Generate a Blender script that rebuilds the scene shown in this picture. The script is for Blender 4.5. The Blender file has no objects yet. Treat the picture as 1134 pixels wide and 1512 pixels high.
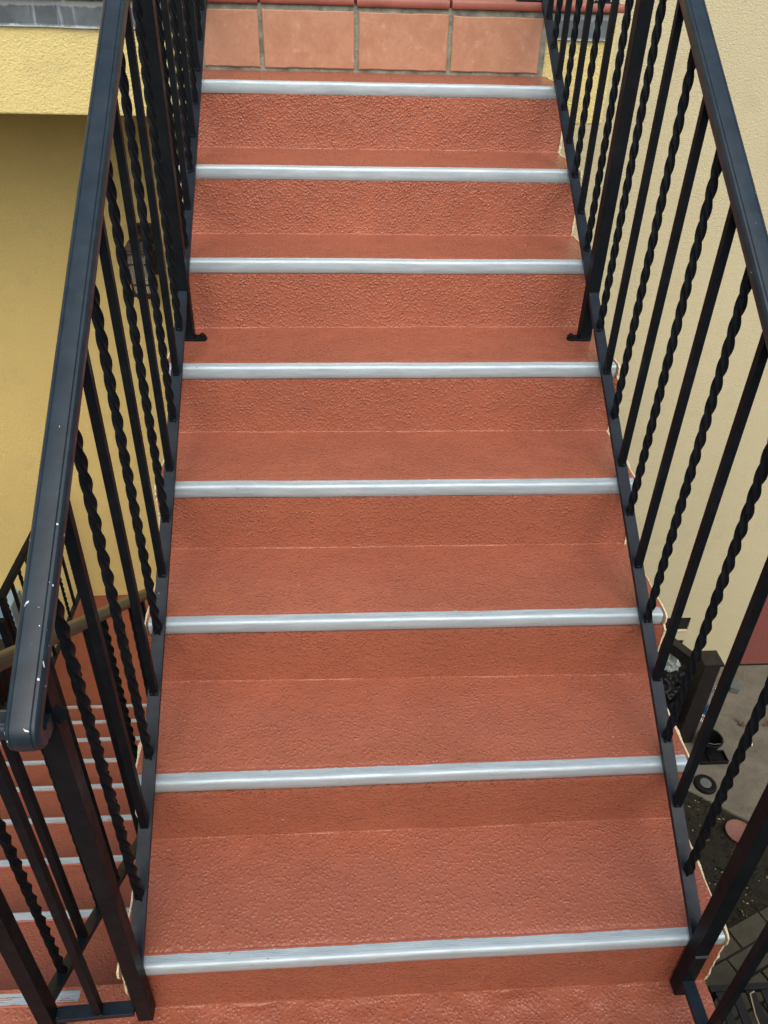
import bpy, math, random
from mathutils import Vector, Matrix, noise
random.seed(7)
sc = bpy.context.scene
COL = sc.collection
R_ = 0.192874      # riser
RUN = 0.291286     # tread run
SL = R_ / RUN
W = 1.124          # clear width between the rails

# ---------------------------------------------------------------- materials
def new_mat(name):
    m = bpy.data.materials.new(name); m.use_nodes = True
    nt = m.node_tree; nt.nodes.clear()
    out = nt.nodes.new('ShaderNodeOutputMaterial'); b = nt.nodes.new('ShaderNodeBsdfPrincipled')
    nt.links.new(b.outputs[0], out.inputs[0])
    return m, nt, b
def N(nt, t, **kw):
    n = nt.nodes.new(t)
    for k, v in kw.items():
        if k in n.inputs.keys(): n.inputs[k].default_value = v
        else: setattr(n, k, v)
    return n
def L(nt, a, b): nt.links.new(a, b)
def coords(nt): return N(nt, 'ShaderNodeTexCoord').outputs['Object']
def nz(nt, co, scale, detail=3, rough=.55, dist=0):
    n = N(nt, 'ShaderNodeTexNoise', Scale=scale, Detail=detail, Roughness=rough, Distortion=dist); L(nt, co, n.inputs['Vector']); return n.outputs['Fac']
def ramp(nt, fac, stops):
    r = N(nt, 'ShaderNodeValToRGB'); L(nt, fac, r.inputs[0])
    el = r.color_ramp.elements
    while len(el) < len(stops): el.new(.5)
    for e, (p, c) in zip(el, stops):
        e.position = p; e.color = (*c, 1) if len(c) == 3 else c
    return r.outputs[0]
def mapr(nt, fac, a, b, c, d):
    n = N(nt, 'ShaderNodeMapRange'); L(nt, fac, n.inputs[0])
    for i, v in enumerate((a, b, c, d)): n.inputs[i + 1].default_value = v
    return n.outputs[0]
def math_(nt, op, a, b=None):
    n = N(nt, 'ShaderNodeMath'); n.operation = op
    for i, v in enumerate((a, b)):
        if v is None: continue
        if hasattr(v, 'is_linked'): L(nt, v, n.inputs[i])
        else: n.inputs[i].default_value = v
    return n.outputs[0]
def mixc(nt, fac, a, b, blend='MIX'):
    n = N(nt, 'ShaderNodeMix'); n.data_type = 'RGBA'; n.blend_type = blend
    if hasattr(fac, 'is_linked'): L(nt, fac, n.inputs[0])
    else: n.inputs[0].default_value = fac
    for i, v in ((6, a), (7, b)):
        if hasattr(v, 'is_linked'): L(nt, v, n.inputs[i])
        else: n.inputs[i].default_value = (*v, 1)
    return n.outputs[2]
def bump(nt, b, h, strength, dist, prev=None):
    n = N(nt, 'ShaderNodeBump'); n.inputs['Strength'].default_value = 1
    if hasattr(strength, 'is_linked'): L(nt, strength, n.inputs['Strength'])
    else: n.inputs['Strength'].default_value = strength
    n.inputs['Distance'].default_value = dist
    L(nt, h, n.inputs['Height'])
    if prev is not None: L(nt, prev, n.inputs['Normal'])
    L(nt, n.outputs[0], b.inputs['Normal']); return n.outputs[0]

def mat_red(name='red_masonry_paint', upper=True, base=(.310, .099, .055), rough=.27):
    m, nt, b = new_mat(name); co = coords(nt)
    big = nz(nt, co, 2.3, 4, .6); mid = nz(nt, co, 14, 4, .6)
    c = mixc(nt, mapr(nt, big, .3, .7, 0, 1), tuple(x * .88 for x in base), tuple(x * 1.1 for x in base))
    c = mixc(nt, mapr(nt, mid, .35, .75, 0, .55), c, (base[0] * .82, base[1] * .86, base[2] * .95))
    # rare white specks of dirt
    sp = nz(nt, co, 95, 1, .5); c = mixc(nt, mapr(nt, sp, .83, .85, 0, .8), c, (.6, .5, .45))
    L(nt, c, b.inputs['Base Color'])
    rg = nz(nt, co, 9, 4, .6); L(nt, mapr(nt, rg, .3, .7, rough - .07, rough + .12), b.inputs['Roughness'])
    b.inputs['Specular IOR Level'].default_value = .42
    # roller-textured paint: small rounded blobs, plus trowelled waves
    def pebbles(scale, lo, hi, mlo, mhi, mscale):
        wp = N(nt, 'ShaderNodeTexNoise', Scale=scale*.7, Detail=2); L(nt, co, wp.inputs['Vector'])
        vm = N(nt, 'ShaderNodeVectorMath'); vm.operation = 'MULTIPLY_ADD'; L(nt, wp.outputs['Color'], vm.inputs[0]); vm.inputs[1].default_value = (.7/scale,)*3; L(nt, co, vm.inputs[2])
        v = N(nt, 'ShaderNodeTexVoronoi'); v.feature = 'F1'; v.inputs['Scale'].default_value = scale; L(nt, vm.outputs[0], v.inputs['Vector'])
        p = mapr(nt, v.outputs['Distance'], hi, lo, 0, 1)
        return math_(nt, 'MULTIPLY', p, mapr(nt, nz(nt, co, mscale, 2, .5), mlo, mhi, 0, 1))
    blobs = pebbles(135, .12, .62, .30, .54, 55)
    f2 = nz(nt, co, 70, 3, .55)
    f3 = nz(nt, co, 9, 2, .5)
    n3 = bump(nt, b, f3, .6, .010)
    n1 = bump(nt, b, f2, .55, .0026, n3)
    if upper:
        geo = N(nt, 'ShaderNodeSeparateXYZ'); L(nt, co, geo.inputs[0])
        hz = mapr(nt, geo.outputs[2], .25, 1.15, 0, 1)
        gn = N(nt, 'ShaderNodeNewGeometry'); sn = N(nt, 'ShaderNodeSeparateXYZ'); L(nt, gn.outputs['True Normal'], sn.inputs[0])
        vert = mapr(nt, math_(nt, 'ABSOLUTE', sn.outputs[2]), .5, .9, 1, 0)
        s = math_(nt, 'ADD', math_(nt, 'MULTIPLY', math_(nt, 'MULTIPLY', hz, vert), .75), .4)
        f4 = pebbles(135, .12, .60, .32, .58, 40)
        h = math_(nt, 'MULTIPLY', f4, s)
        n2 = bump(nt, b, math_(nt, 'ADD', h, math_(nt, 'MULTIPLY', blobs, .75)), .8, .0019, n1)
    else:
        n2 = bump(nt, b, blobs, .8, .0014, n1)
    return m
def mat_stucco(name, base, dirt=(.35, .27, .16)):
    m, nt, b = new_mat(name); co = coords(nt)
    big = nz(nt, co, 1.1, 5, .6)
    c = mixc(nt, mapr(nt, big, .3, .72, 0, .75), base, tuple(x * .86 for x in base))
    st = nz(nt, co, 5, 5, .7); c = mixc(nt, mapr(nt, st, .56, .8, 0, .32), c, dirt)
    g = nz(nt, co, 190, 2, .6); c = mixc(nt, mapr(nt, g, .45, .7, 0, .3), c, tuple(x * .72 for x in base))
    L(nt, c, b.inputs['Base Color']); b.inputs['Roughness'].default_value = .93; b.inputs['Specular IOR Level'].default_value = .2
    n1 = bump(nt, b, nz(nt, co, 95, 4, .65), 1.0, .005)
    bump(nt, b, g, .7, .002, n1)
    return m
def mat_iron(name='black_gloss_iron', base=(.0042, .0058, .0072), rough=.40, chips=False, bump_s=.25, spec=.08):
    m, nt, b = new_mat(name); co = coords(nt)
    n = nz(nt, co, 30, 4, .6)
    c = mixc(nt, mapr(nt, n, .35, .75, 0, 1), base, tuple(x * 1.7 for x in base))
    dust = nz(nt, co, 7, 5, .7); c = mixc(nt, mapr(nt, dust, .50, .85, 0, .05), c, (.16, .15, .14))
    sp = nz(nt, co, 120, 1, .5)
    c = mixc(nt, mapr(nt, sp, .82, .83, 0, .6), c, (.45, .45, .43))
    if chips:
        sx = N(nt, 'ShaderNodeSeparateXYZ'); L(nt, co, sx.inputs[0])
        low = mapr(nt, sx.outputs[1], .02, .42, 1, 0)
        ch = nz(nt, co, 62, 3, .6, .4)
        thr = math_(nt, 'ADD', ch, math_(nt, 'MULTIPLY', low, .095))
        c = mixc(nt, mapr(nt, thr, .762, .775, 0, .9), c, (.62, .64, .62))
        mp = N(nt, 'ShaderNodeMapping'); mp.inputs['Scale'].default_value = (70, 3, 3); L(nt, co, mp.inputs[0])
        sc_ = nz(nt, mp.outputs[0], 1.0, 4, .65)
        c = mixc(nt, math_(nt, 'MULTIPLY', mapr(nt, sc_, .68, .76, 0, .15), low), c, (.30, .33, .35))
    L(nt, c, b.inputs['Base Color'])
    L(nt, mapr(nt, nz(nt, co, 18, 4, .65), .3, .75, rough - .05, rough + .16), b.inputs['Roughness'])
    b.inputs['Specular IOR Level'].default_value = spec
    bump(nt, b, nz(nt, co, 60, 3, .55), bump_s, .0015)
    return m
def mat_alu():
    m, nt, b = new_mat('aluminium_nosing'); co = coords(nt)
    mp = N(nt, 'ShaderNodeMapping'); mp.inputs['Scale'].default_value = (6, 60, 60); L(nt, co, mp.inputs[0])
    s = nz(nt, mp.outputs[0], 1.5, 5, .65)
    c = mixc(nt, mapr(nt, s, .3, .75, 0, 1), (.47, .575, .615), (.31, .39, .425))
    sm = nz(nt, co, 18, 5, .7); c = mixc(nt, mapr(nt, sm, .55, .8, 0, .55), c, (.42, .43, .42))
    sp = nz(nt, co, 75, 2, .5); c = mixc(nt, mapr(nt, sp, .74, .77, 0, .9), c, (.30, .12, .08))
    # red paint lapped unevenly over the back edge (UV.y runs 0 back -> 1 front lip)
    uv = N(nt, 'ShaderNodeUVMap'); su = N(nt, 'ShaderNodeSeparateXYZ'); L(nt, uv.outputs[0], su.inputs[0])
    e = math_(nt, 'SUBTRACT', math_(nt, 'MULTIPLY', nz(nt, co, 30, 6, .75), .34), su.outputs[1])
    lap = mapr(nt, e, -.002, .004, 0, 1)
    c = mixc(nt, lap, c, (.345, .103, .06)); L(nt, c, b.inputs['Base Color'])
    L(nt, mapr(nt, lap, 0, 1, .28, 0), b.inputs['Metallic'])
    L(nt, mapr(nt, sm, .3, .7, .40, .60), b.inputs['Roughness'])
    bump(nt, b, s, .25, .0008)
    return m
def mat_plain(name, base, rough=.6, var=.25, scale=20, metal=0, bs=.3, bd=.002, spec=.4):
    m, nt, b = new_mat(name); co = coords(nt)
    n = nz(nt, co, scale, 5, .65)
    c = mixc(nt, mapr(nt, n, .3, .72, 0, 1), tuple(x * (1 + var) for x in base), tuple(x * (1 - var) for x in base))
    L(nt, c, b.inputs['Base Color']); b.inputs['Roughness'].default_value = rough; b.inputs['Metallic'].default_value = metal
    b.inputs['Specular IOR Level'].default_value = spec
    bump(nt, b, nz(nt, co, scale * 4, 3, .6), bs, bd)
    return m
def mat_glass(name, col, rough=.05):
    m, nt, b = new_mat(name)
    b.inputs['Base Color'].default_value = (*col, 1); b.inputs['Roughness'].default_value = rough
    b.inputs['Transmission Weight'].default_value = .85; b.inputs['IOR'].default_value = 1.3
    return m
def mat_tile():
    m, nt, b = new_mat('terracotta_tile'); co = coords(nt)
    oi = N(nt, 'ShaderNodeObjectInfo')
    a = nz(nt, co, 13, 8, .78, .2)
    c = ramp(nt, a, [(.28, (.30, .13, .07)), (.44, (.36, .165, .09)), (.56, (.41, .205, .12)), (.64, (.35, .16, .09)), (.75, (.43, .24, .155))])
    d = nz(nt, co, 70, 4, .7); c = mixc(nt, mapr(nt, d, .60, .72, 0, .5), c, (.36, .14, .08))
    w = nz(nt, co, 26, 5, .75); c = mixc(nt, mapr(nt, w, .56, .72, 0, .5), c, (.56, .40, .30))
    c = mixc(nt, mapr(nt, oi.outputs['Random'], 0, 1, 0, .22), c, (.42, .25, .16))
    L(nt, c, b.inputs['Base Color']); b.inputs['Roughness'].default_value = .62
    n1 = bump(nt, b, a, .3, .004); bump(nt, b, d, .3, .001, n1)
    return m
def mat_flash():
    m, nt, b = new_mat('weathered_lead_flashing'); co = coords(nt)
    mp = N(nt, 'ShaderNodeMapping'); mp.inputs['Scale'].default_value = (1, 1, .06); L(nt, co, mp.inputs[0])
    s = nz(nt, mp.outputs[0], 34, 4, .7, .4)
    a = nz(nt, co, 10, 5, .65)
    c = mixc(nt, mapr(nt, a, .35, .7, 0, 1), (.07, .09, .10), (.13, .16, .175))
    c = mixc(nt, mapr(nt, s, .56, .70, 0, .8), c, (.27, .33, .36))
    sz = N(nt, 'ShaderNodeSeparateXYZ'); L(nt, co, sz.inputs[0])
    e = math_(nt, 'ADD', sz.outputs[2], math_(nt, 'MULTIPLY', nz(nt, co, 20, 5, .8), .03))
    c = mixc(nt, mapr(nt, e, 1.484, 1.480, 0, .8), c, (.34, .39, .41))
    c = mixc(nt, mapr(nt, e, 1.537, 1.541, 0, .7), c, (.30, .33, .33))
    L(nt, c, b.inputs['Base Color']); b.inputs['Roughness'].default_value = .6; b.inputs['Metallic'].default_value = .2
    bump(nt, b, s, .3, .002)
    return m
def mat_concrete(name, base, sc_=6, crack=True):
    m, nt, b = new_mat(name); co = coords(nt)
    a = nz(nt, co, sc_, 8, .7, .6); d = nz(nt, co, sc_ * 9, 5, .7)
    c = mixc(nt, mapr(nt, a, .35, .68, 0, 1), tuple(x * 1.25 for x in base), tuple(x * .7 for x in base))
    c = mixc(nt, mapr(nt, d, .55, .72, 0, .5), c, tuple(x * .45 for x in base))
    L(nt, c, b.inputs['Base Color']); b.inputs['Roughness'].default_value = .9
    n1 = bump(nt, b, a, .5, .006); bump(nt, b, d, .6, .003, n1)
    return m

M = {}
M['red'] = mat_red()
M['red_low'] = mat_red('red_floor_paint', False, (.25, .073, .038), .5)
M['fascia'] = mat_stucco('yellow_fascia_stucco', (.70, .595, .255))
M['wall'] = mat_stucco('cream_wall_stucco', (.54, .495, .315))
M['wall_bounce'] = mat_stucco('cream_stucco_yellow_bounce', (.68, .53, .20))  # same cream stucco, yellow bounce light put into the base colour
M['raw'] = mat_stucco('bare_cream_plaster', (.80, .69, .44), (.3, .24, .12))
M['redwall'] = mat_stucco('red_wall_paint', (.21, .072, .060), (.13, .05, .04))
M['iron'] = mat_iron()
M['cap'] = mat_iron('black_gloss_handrail', (.0080, .0165, .0230), .33, True, .15, .36)  # black paint; base tinted blue for the sky it reflects
M['rail'] = mat_iron('black_rail_sky_tint', (.0045, .0095, .0145), .36, False, .2, .24)  # same black paint, with the blue sky reflection painted into it
M['tan_sheen_rail'] = mat_plain('black_rail_tan_sheen', (.055, .047, .030), .30, .2, 20, 0, .2, .001, .6)  # black paint too; the wall's tan reflection is put into the base colour
M['alu'] = mat_alu()
M['tile'] = mat_tile()
M['capt'] = mat_plain('glazed_red_tile', (.26, .085, .06), .45, .2, 12)
M['grout'] = mat_plain('grey_green_grout', (.185, .195, .155), .9, .55, 22, 0, .8, .004)
M['flash'] = mat_flash()
M['concrete'] = mat_concrete('stained_concrete', (.115, .108, .08))
M['paver'] = mat_concrete('weathered_paver', (.045, .042, .026), 9)
M['joint'] = mat_plain('dark_sandy_soil', (.035, .030, .020), 1, .4, 30, 0, 1, .01)
M['brown'] = mat_plain('brown_vinyl', (.013, .010, .010), .5, .25, 22)
M['blackp'] = mat_plain('black_plastic', (.006, .006, .0065), .4, .3, 20, 0, .3, .002, .2)
M['greyp'] = mat_plain('grey_plastic', (.09, .105, .105), .5, .15, 40)
M['bronze'] = mat_plain('dark_bronze', (.045, .035, .022), .45, .4, 40, .5)
M['terra'] = mat_plain('terracotta_saucer', (.18, .085, .065), .8, .2, 20)
M['blue'] = mat_plain('blue_grey_panel', (.22, .33, .40), .5, .12, 8)
M['label'] = mat_plain('blue_label', (.05, .25, .55), .4, .3, 60)
M['bag'] = mat_plain('pale_plastic_film', (.40, .46, .43), .3, .15, 25)
M['leaf'] = mat_plain('dry_brown_leaf', (.12, .05, .022), .8, .5, 60)
M['paper'] = mat_plain('white_scrap', (.7, .7, .68), .8, .1, 30)
M['glass'] = mat_glass('lantern_glass', (.85, .83, .72), .25)
M['pet'] = mat_glass('clear_plastic', (.80, .90, .95), .12)
M['dull'] = mat_plain('dull_black_metal', (.004, .0045, .005), .7, .3, 20)
M['dark'] = mat_plain('dark_void', (.006, .006, .006), .9, .1, 20)
M['soil'] = mat_plain('garden_soil', (.014, .0125, .007), 1, .6, 14, 0, 1, .02)
M['weed'] = mat_plain('dull_green_weed', (.018, .023, .009), .8, .45, 50)
M['cable'] = mat_plain('tan_cord', (.35, .28, .17), .7, .2, 30)

# ---------------------------------------------------------------- mesh helpers
class MB:
    def __init__(s): s.v = []; s.f = []; s.uv = None
    def quadbox(s, p):  # 8 points: bottom 4 ccw, top 4 ccw
        o = len(s.v); s.v += [tuple(q) for q in p]
        for f in ((3,2,1,0),(4,5,6,7),(0,1,5,4),(1,2,6,5),(2,3,7,6),(3,0,4,7)): s.f.append(tuple(o+i for i in f))
    def box(s, x0, x1, y0, y1, z0, z1):
        s.quadbox([(x0,y0,z0),(x1,y0,z0),(x1,y1,z0),(x0,y1,z0),(x0,y0,z1),(x1,y0,z1),(x1,y1,z1),(x0,y1,z1)])
    def sweep(s, path, prof, lat=Vector((1,0,0)), cap=True):
        """path: points; prof: closed (a,b) list - a along lat, b along normal"""
        P = [Vector(p) for p in path]; n = len(prof); o = len(s.v)
        for i, q in enumerate(P):
            t1 = (P[min(i+1,len(P)-1)] - P[max(i-1,0)]).normalized()
            nn = lat.cross(t1).normalized()
            if i == 0: sg = -1 if nn.z < 0 else 1
            nn *= sg
            if i in (0, len(P)-1): k = 1
            else:
                ta = (P[i]-P[i-1]).normalized(); k = 1/max(.5, ta.dot(t1))
            for a, b in prof: s.v.append(tuple(q + lat*a + nn*(b*k)))
        for i in range(len(P)-1):
            for j in range(n):
                a = o+i*n+j; b = o+i*n+(j+1)%n
                s.f.append((a, b, b+n, a+n))
        if cap:
            s.f.append(tuple(o+j for j in reversed(range(n)))); s.f.append(tuple(o+(len(P)-1)*n+j for j in range(n)))
    def lathe(s, c, prof, seg=32, axis='Z', ang0=0):
        o = len(s.v); n = len(prof)
        for i in range(seg):
            a = ang0 + 2*math.pi*i/seg
            for r, z in prof: s.v.append((c[0]+r*math.cos(a), c[1]+r*math.sin(a), c[2]+z))
        for i in range(seg):
            for j in range(n-1):
                a = o+i*n+j; b = o+((i+1)%seg)*n+j
                s.f.append((a, b, b+1, a+1))
    def tube(s, pts, r, seg=8):
        P = [Vector(p) for p in pts]; o = len(s.v)
        for i, q in enumerate(P):
            t = (P[min(i+1,len(P)-1)]-P[max(i-1,0)]).normalized()
            u = t.cross(Vector((.31,.17,.93))).normalized(); w = t.cross(u)
            for j in range(seg):
                a = 2*math.pi*j/seg; s.v.append(tuple(q+u*(r*math.cos(a))+w*(r*math.sin(a))))
        for i in range(len(P)-1):
            for j in range(seg):
                a = o+i*seg+j; b = o+i*seg+(j+1)%seg; s.f.append((a,b,b+seg,a+seg))
        s.f.append(tuple(o+j for j in reversed(range(seg)))); s.f.append(tuple(o+(len(P)-1)*seg+j for j in range(seg)))
    def build(s, name, mat, parent=None, smooth=None, bevel=0, world=True):
        me = bpy.data.meshes.new(name); me.from_pydata(s.v, [], s.f); me.validate()
        o = bpy.data.objects.new(name, me); COL.objects.link(o); me.materials.append(M[mat] if isinstance(mat, str) else mat)
        import bmesh
        bm = bmesh.new(); bm.from_mesh(me); bmesh.ops.recalc_face_normals(bm, faces=bm.faces); bm.to_mesh(me); bm.free()
        if bevel:
            md = o.modifiers.new('bevel', 'BEVEL'); md.width = bevel; md.segments = 2; md.limit_method = 'ANGLE'; md.angle_limit = math.radians(40)
        if smooth:
            me.polygons.foreach_set('use_smooth', [True]*len(me.polygons)); me.set_sharp_from_angle(angle=math.radians(smooth))
        if parent is not None: par(o, parent)
        return o
def par(o, p):
    o.parent = p
    m = Matrix.Identity(4); q = p
    acc = Vector((0,0,0))
    while q is not None: acc += q.matrix_basis.translation if q.type == 'EMPTY' else Vector((0,0,0)); q = q.parent
    o.matrix_parent_inverse = Matrix.Translation(-acc) if p.type == 'EMPTY' else m
def tag(o, label, cat, group=None, kind=None):
    o['label'] = label
    if cat: o['category'] = cat
    if group: o['group'] = group
    if kind: o['kind'] = kind
    return o
def thing(name, loc, label, cat, group=None):
    e = bpy.data.objects.new(name, None); COL.objects.link(e); e.location = loc; e.empty_display_size = .05
    return tag(e, label, cat, group)
def structure(o, label, cat=None):
    o['kind'] = 'structure'; o['label'] = label; o['category'] = cat or o.name.replace('_', ' '); return o
def fbm(p, s): return noise.fractal(Vector(p)*s, 1.0, 2.0, 3)

# ---------------------------------------------------------------- the flight going up
up = thing('staircase', (W/2, 0, -R_), 'red painted concrete flight climbing to the tiled terrace with bright metal nosings', 'staircase')
X0, X1 = -.050, 1.183
# measured small irregularities of each step: front edge (y) at left / right rail
front = {8:(-.002,.001),7:(.2895,.292),6:(.587,.581),5:(.8766,.8724),4:(1.163,1.168),3:(1.4529,1.4608),2:(1.7335,1.7455),1:(2.034,2.052)}
baseY = {8:(.007,.003),7:(.281,.283),6:(.5855,.569),5:(.874,.865),4:(1.158,1.151),3:(1.442,1.454),2:(1.730,1.739),1:(2.0400,2.045),0:(2.357,2.362)}
def lerp(p, x): t = x/W; return p[0]*(1-t)+p[1]*t
def xend(k):  # right hand end of every step
    return {1:1.172, 2:1.168, 3:1.175, 4:1.184, 5:1.181, 6:1.195, 7:1.195, 8:1.210}[k]
def step_mesh(k):
    z = (8-k)*R_; zl = z-R_
    mb = MB(); nx = 110; x1 = xend(k)
    for i in range(nx+1):
        x = X0+(x1-X0)*i/nx
        yb = lerp(baseY[k], x); yf = lerp(front[k], x); yn = lerp(baseY[k-1], x)
        w = fbm((x, k*3.1, 0), 4)*.0018; w2 = fbm((x, k*5.7, 2), 9)*.0006
        amp = 2.2 if k == 8 else 1
        pr = []
        # trowelled fillet where the riser meets the tread below
        fr = .0045 + (fbm((x, k, 7), 3)*.001)*amp*(3 if k == 8 else 1)
        for a in (0, 20, 40, 60, 80, 90):
            an = math.radians(a); pr.append((yb-fr*(1-math.sin(an)), zl-.0012+fr*(1-math.cos(an))))
        for t in (.25, .4, .55, .7, .83): pr.append((yb, zl+R_*t))
        pr.append((yf+.006, z-.036)); pr.append((yf+.010, z-.012)); pr.append((yf+.020, z-.004)); pr.append((yf+.0235, z-.0002))
        ny = 14
        for j in range(1, ny+1): pr.append((yf+.0235+(yn+.012-yf-.0235)*j/ny, z))
        for j, (y, q) in enumerate(pr):
            d = fbm((x, y, q), 7)*.0022 + fbm((x, y, q), 26)*.0012
            if 5 <= j <= 10: y += fbm((x, q, k), 5)*.0016 + w
            elif j < 5: y += fbm((x, q, k), 5)*.0016 + w; q += w2
            elif j >= 15: q += d*.75
            mb.v.append((x, y, q))
        mb.v.append((x, yn+.02, z-.05)); mb.v.append((x, yb-.01, zl-.05))
    n = len(mb.v)//(nx+1)
    for i in range(nx):
        for j in range(n):
            a = i*n+j; b = i*n+(j+1)%n; mb.f.append((a, b, b+n, a+n))
    mb.f.append(tuple(range(n))[::-1]); mb.f.append(tuple(nx*n+j for j in range(n)))
    return mb
def nosing(yf, z, x0, x1, back=.0285, drop=.0335, ahead=-1, nx=60, seed=0):
    """ribbed aluminium stair nosing; ahead=-1: front faces -Y, +1: front faces +Y. yf(x)->front y"""
    pr = []                                # (distance from the front edge, height)
    t = .0022
    pr.append((back, -.001)); pr.append((back, t*.6))
    g = 5
    for i in range(g):                     # grooves
        s = back-.002-(back-.012)*i/g
        pr += [(s, t), (s-.0018, t), (s-.0022, t-.0012), (s-.0036, t-.0012)]
    pr += [(.0098, t-.001), (.0090, t+.0006)]
    for a in range(0, 91, 10):
        an = math.radians(a); pr.append((.0055-.0080*math.sin(an), t+.0004-.0090*(1-math.cos(an))))
    pr += [(-.0028, -.018), (-.0018, -.024), (.0002, -drop+.003), (.0020, -drop), (.0045, -drop), (.0065, -.014), (.012, -.003)]
    mb = MB(); n = len(pr); uvs = []
    L_ = [0]
    for a, b in zip(pr, pr[1:]): L_.append(L_[-1]+math.dist(a, b))
    for i in range(nx+1):
        x = x0+(x1-x0)*i/nx
        for j, (d, h) in enumerate(pr):
            wv = fbm((x, seed, 0), 2.5)*.0016
            mb.v.append((x, yf(x)+d*(-ahead)+wv*.5, z+h+wv)); uvs.append((x, min(1, max(0, (back-d)/back)) if j < n-6 else 1))
    for i in range(nx):
        for j in range(n):
            a = i*n+j; b = i*n+(j+1)%n; mb.f.append((a, b, b+n, a+n))
    mb.f.append(tuple(range(n))[::-1]); mb.f.append(tuple(nx*n+j for j in range(n)))
    mb.uvs = uvs
    return mb
def build_nosing(mb, parent):
    o = mb.build('nosing_strip', 'alu', parent, smooth=35)
    uvl = o.data.uv_layers.new(name='UVMap')
    for lp in o.data.loops: uvl.data[lp.index].uv = mb.uvs[lp.vertex_index]
    return o
for k in range(8, 0, -1):
    st = step_mesh(k).build('step', 'red', up, smooth=50)
    z = (8-k)*R_
    build_nosing(nosing(lambda x, k=k: lerp(front[k], x), z, -.044, xend(k)-.006, seed=k), st)
# supporting slab under the steps
mb = MB()
for x in (X0+.004, 1.150):
    for y, z in ((.01, -R_-.02), (.01, -.30), (2.36, 7*R_-.50), (2.36, 7*R_-.03), (2.05, 7*R_-.22)): mb.v.append((x, y, z))
mb.f = [(0,1,2,3,4), (9,8,7,6,5)] + [(i, (i+1)%5, (i+1)%5+5, i+5) for i in range(5)]
mb.build('support_slab', 'wall', up)
# bare cream plaster skin following the saw-tooth on both sides, its edge broken and uneven
def side_plaster(right):
    for k in range(8, 0, -1):
        xa = xend(k) if right else X0; sg = 1 if right else -1
        z = (8-k)*R_; yf = lerp(front[k], xa); yb = lerp(baseY[k], xa); yn = lerp(baseY[k-1], xa)
        o = [(yb-.002, z-R_+(R_-.036)*t/9) for t in range(0, 10)] + [(yf-.003, z-.030), (yf-.006, z-.018), (yf-.004, z-.003), (yf+.006, z+.001)]
        o += [(yf+.006+(yn-yf-.006)*t/9, z+.001) for t in range(1, 10)]
        mb = MB()
        for i, (y, q) in enumerate(o):
            d = fbm((y, q, xa*3), 30)*.0045+random.uniform(-.0012, .0012)
            wd = .0035+.008*max(0, fbm((q, y, 3), 14))+random.uniform(-.0008, .0012)
            yy, zz = (y-max(-.002, d), q) if i < 13 else (y, q+max(-.003, d*.7))
            for x in (xa+.0003*sg, xa+wd*sg): mb.v.append((x, yy, zz))
            for x in (xa+wd*sg, xa+.0003*sg): mb.v.append((x, max(yy, yb)+.09, min(zz-.03, z-.06)))
        n = len(o)
        for i in range(n-1):
            for j in range(4):
                a = i*4+j; b = i*4+(j+1)%4; mb.f.append((a, b, b+4, a+4))
        mb.f.append((0,1,2,3)); e = (n-1)*4; mb.f.append((e+3,e+2,e+1,e))
        mb.build('plaster_edge', 'raw', up)
side_plaster(True); side_plaster(False)

# ---------------------------------------------------------------- landing + flight going down
dn = thing('staircase', (-.66, .06, -10*R_), 'lower red flight seen through the left railing, descending to a red floor', 'staircase')
def slabmesh(x0, x1, y0, y1, z0, z1, nx, ny, amp=.002, rough=0):
    mb = MB(); 
    for i in range(nx+1):
        for j in range(ny+1):
            x = x0+(x1-x0)*i/nx; y = y0+(y1-y0)*j/ny
            q = z1+fbm((x, y, z1), 7)*amp+fbm((x, y, z1), 25)*amp*.5
            if rough: q += max(0, 1-abs(y+.03)/.09)*fbm((x*2, y*4, 3), 9)*rough
            mb.v.append((x, y, q))
    for i in range(nx):
        for j in range(ny):
            a = i*(ny+1)+j; mb.f.append((a, a+ny+1, a+ny+2, a+1))
    # skirt
    o = len(mb.v); ring = [i*(ny+1) for i in range(nx+1)] + [nx*(ny+1)+j for j in range(1, ny+1)] + [i*(ny+1)+ny for i in range(nx-1, -1, -1)] + [j for j in range(ny-1, 0, -1)]
    for a in ring: mb.v.append((mb.v[a][0], mb.v[a][1], z0))
    m = len(ring)
    for i in range(m): mb.f.append((ring[i], ring[(i+1)%m], o+(i+1)%m, o+i))
    mb.f.append(tuple(o+i for i in range(m)))
    return mb
land = slabmesh(-1.36, 1.213, -2.1, .058, -R_-.22, -R_, 170, 140, .002, .010).build('landing', 'red', dn, smooth=50)
mb = MB(); mb.box(-1.355, 1.17, -2.09, -.2, -2.787, -R_-.225); mb.build('landing_wall', 'wall', dn)
XD0, XD1 = -1.36, -.06
def ydn(k): return .061+.2705*k
for k in range(0, 9):
    z = -R_*(1+k)
    if k:
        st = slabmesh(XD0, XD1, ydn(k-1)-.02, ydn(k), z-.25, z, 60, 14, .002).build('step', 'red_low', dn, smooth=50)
        build_nosing(nosing(lambda x, k=k: ydn(k)+.003, z, XD0+.03, -.157, .0265, .03, 1, 30, k+20), st)
    else:
        build_nosing(nosing(lambda x: .052, z, XD0+.03, -.174, .030, .03, 1, 30, 20), land)
slabmesh(XD0, 1.16, ydn(8)-.03, 3.3795, -10*R_-.2, -10*R_, 80, 40, .002).build('lower_landing', 'red_low', dn, smooth=50)

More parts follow.
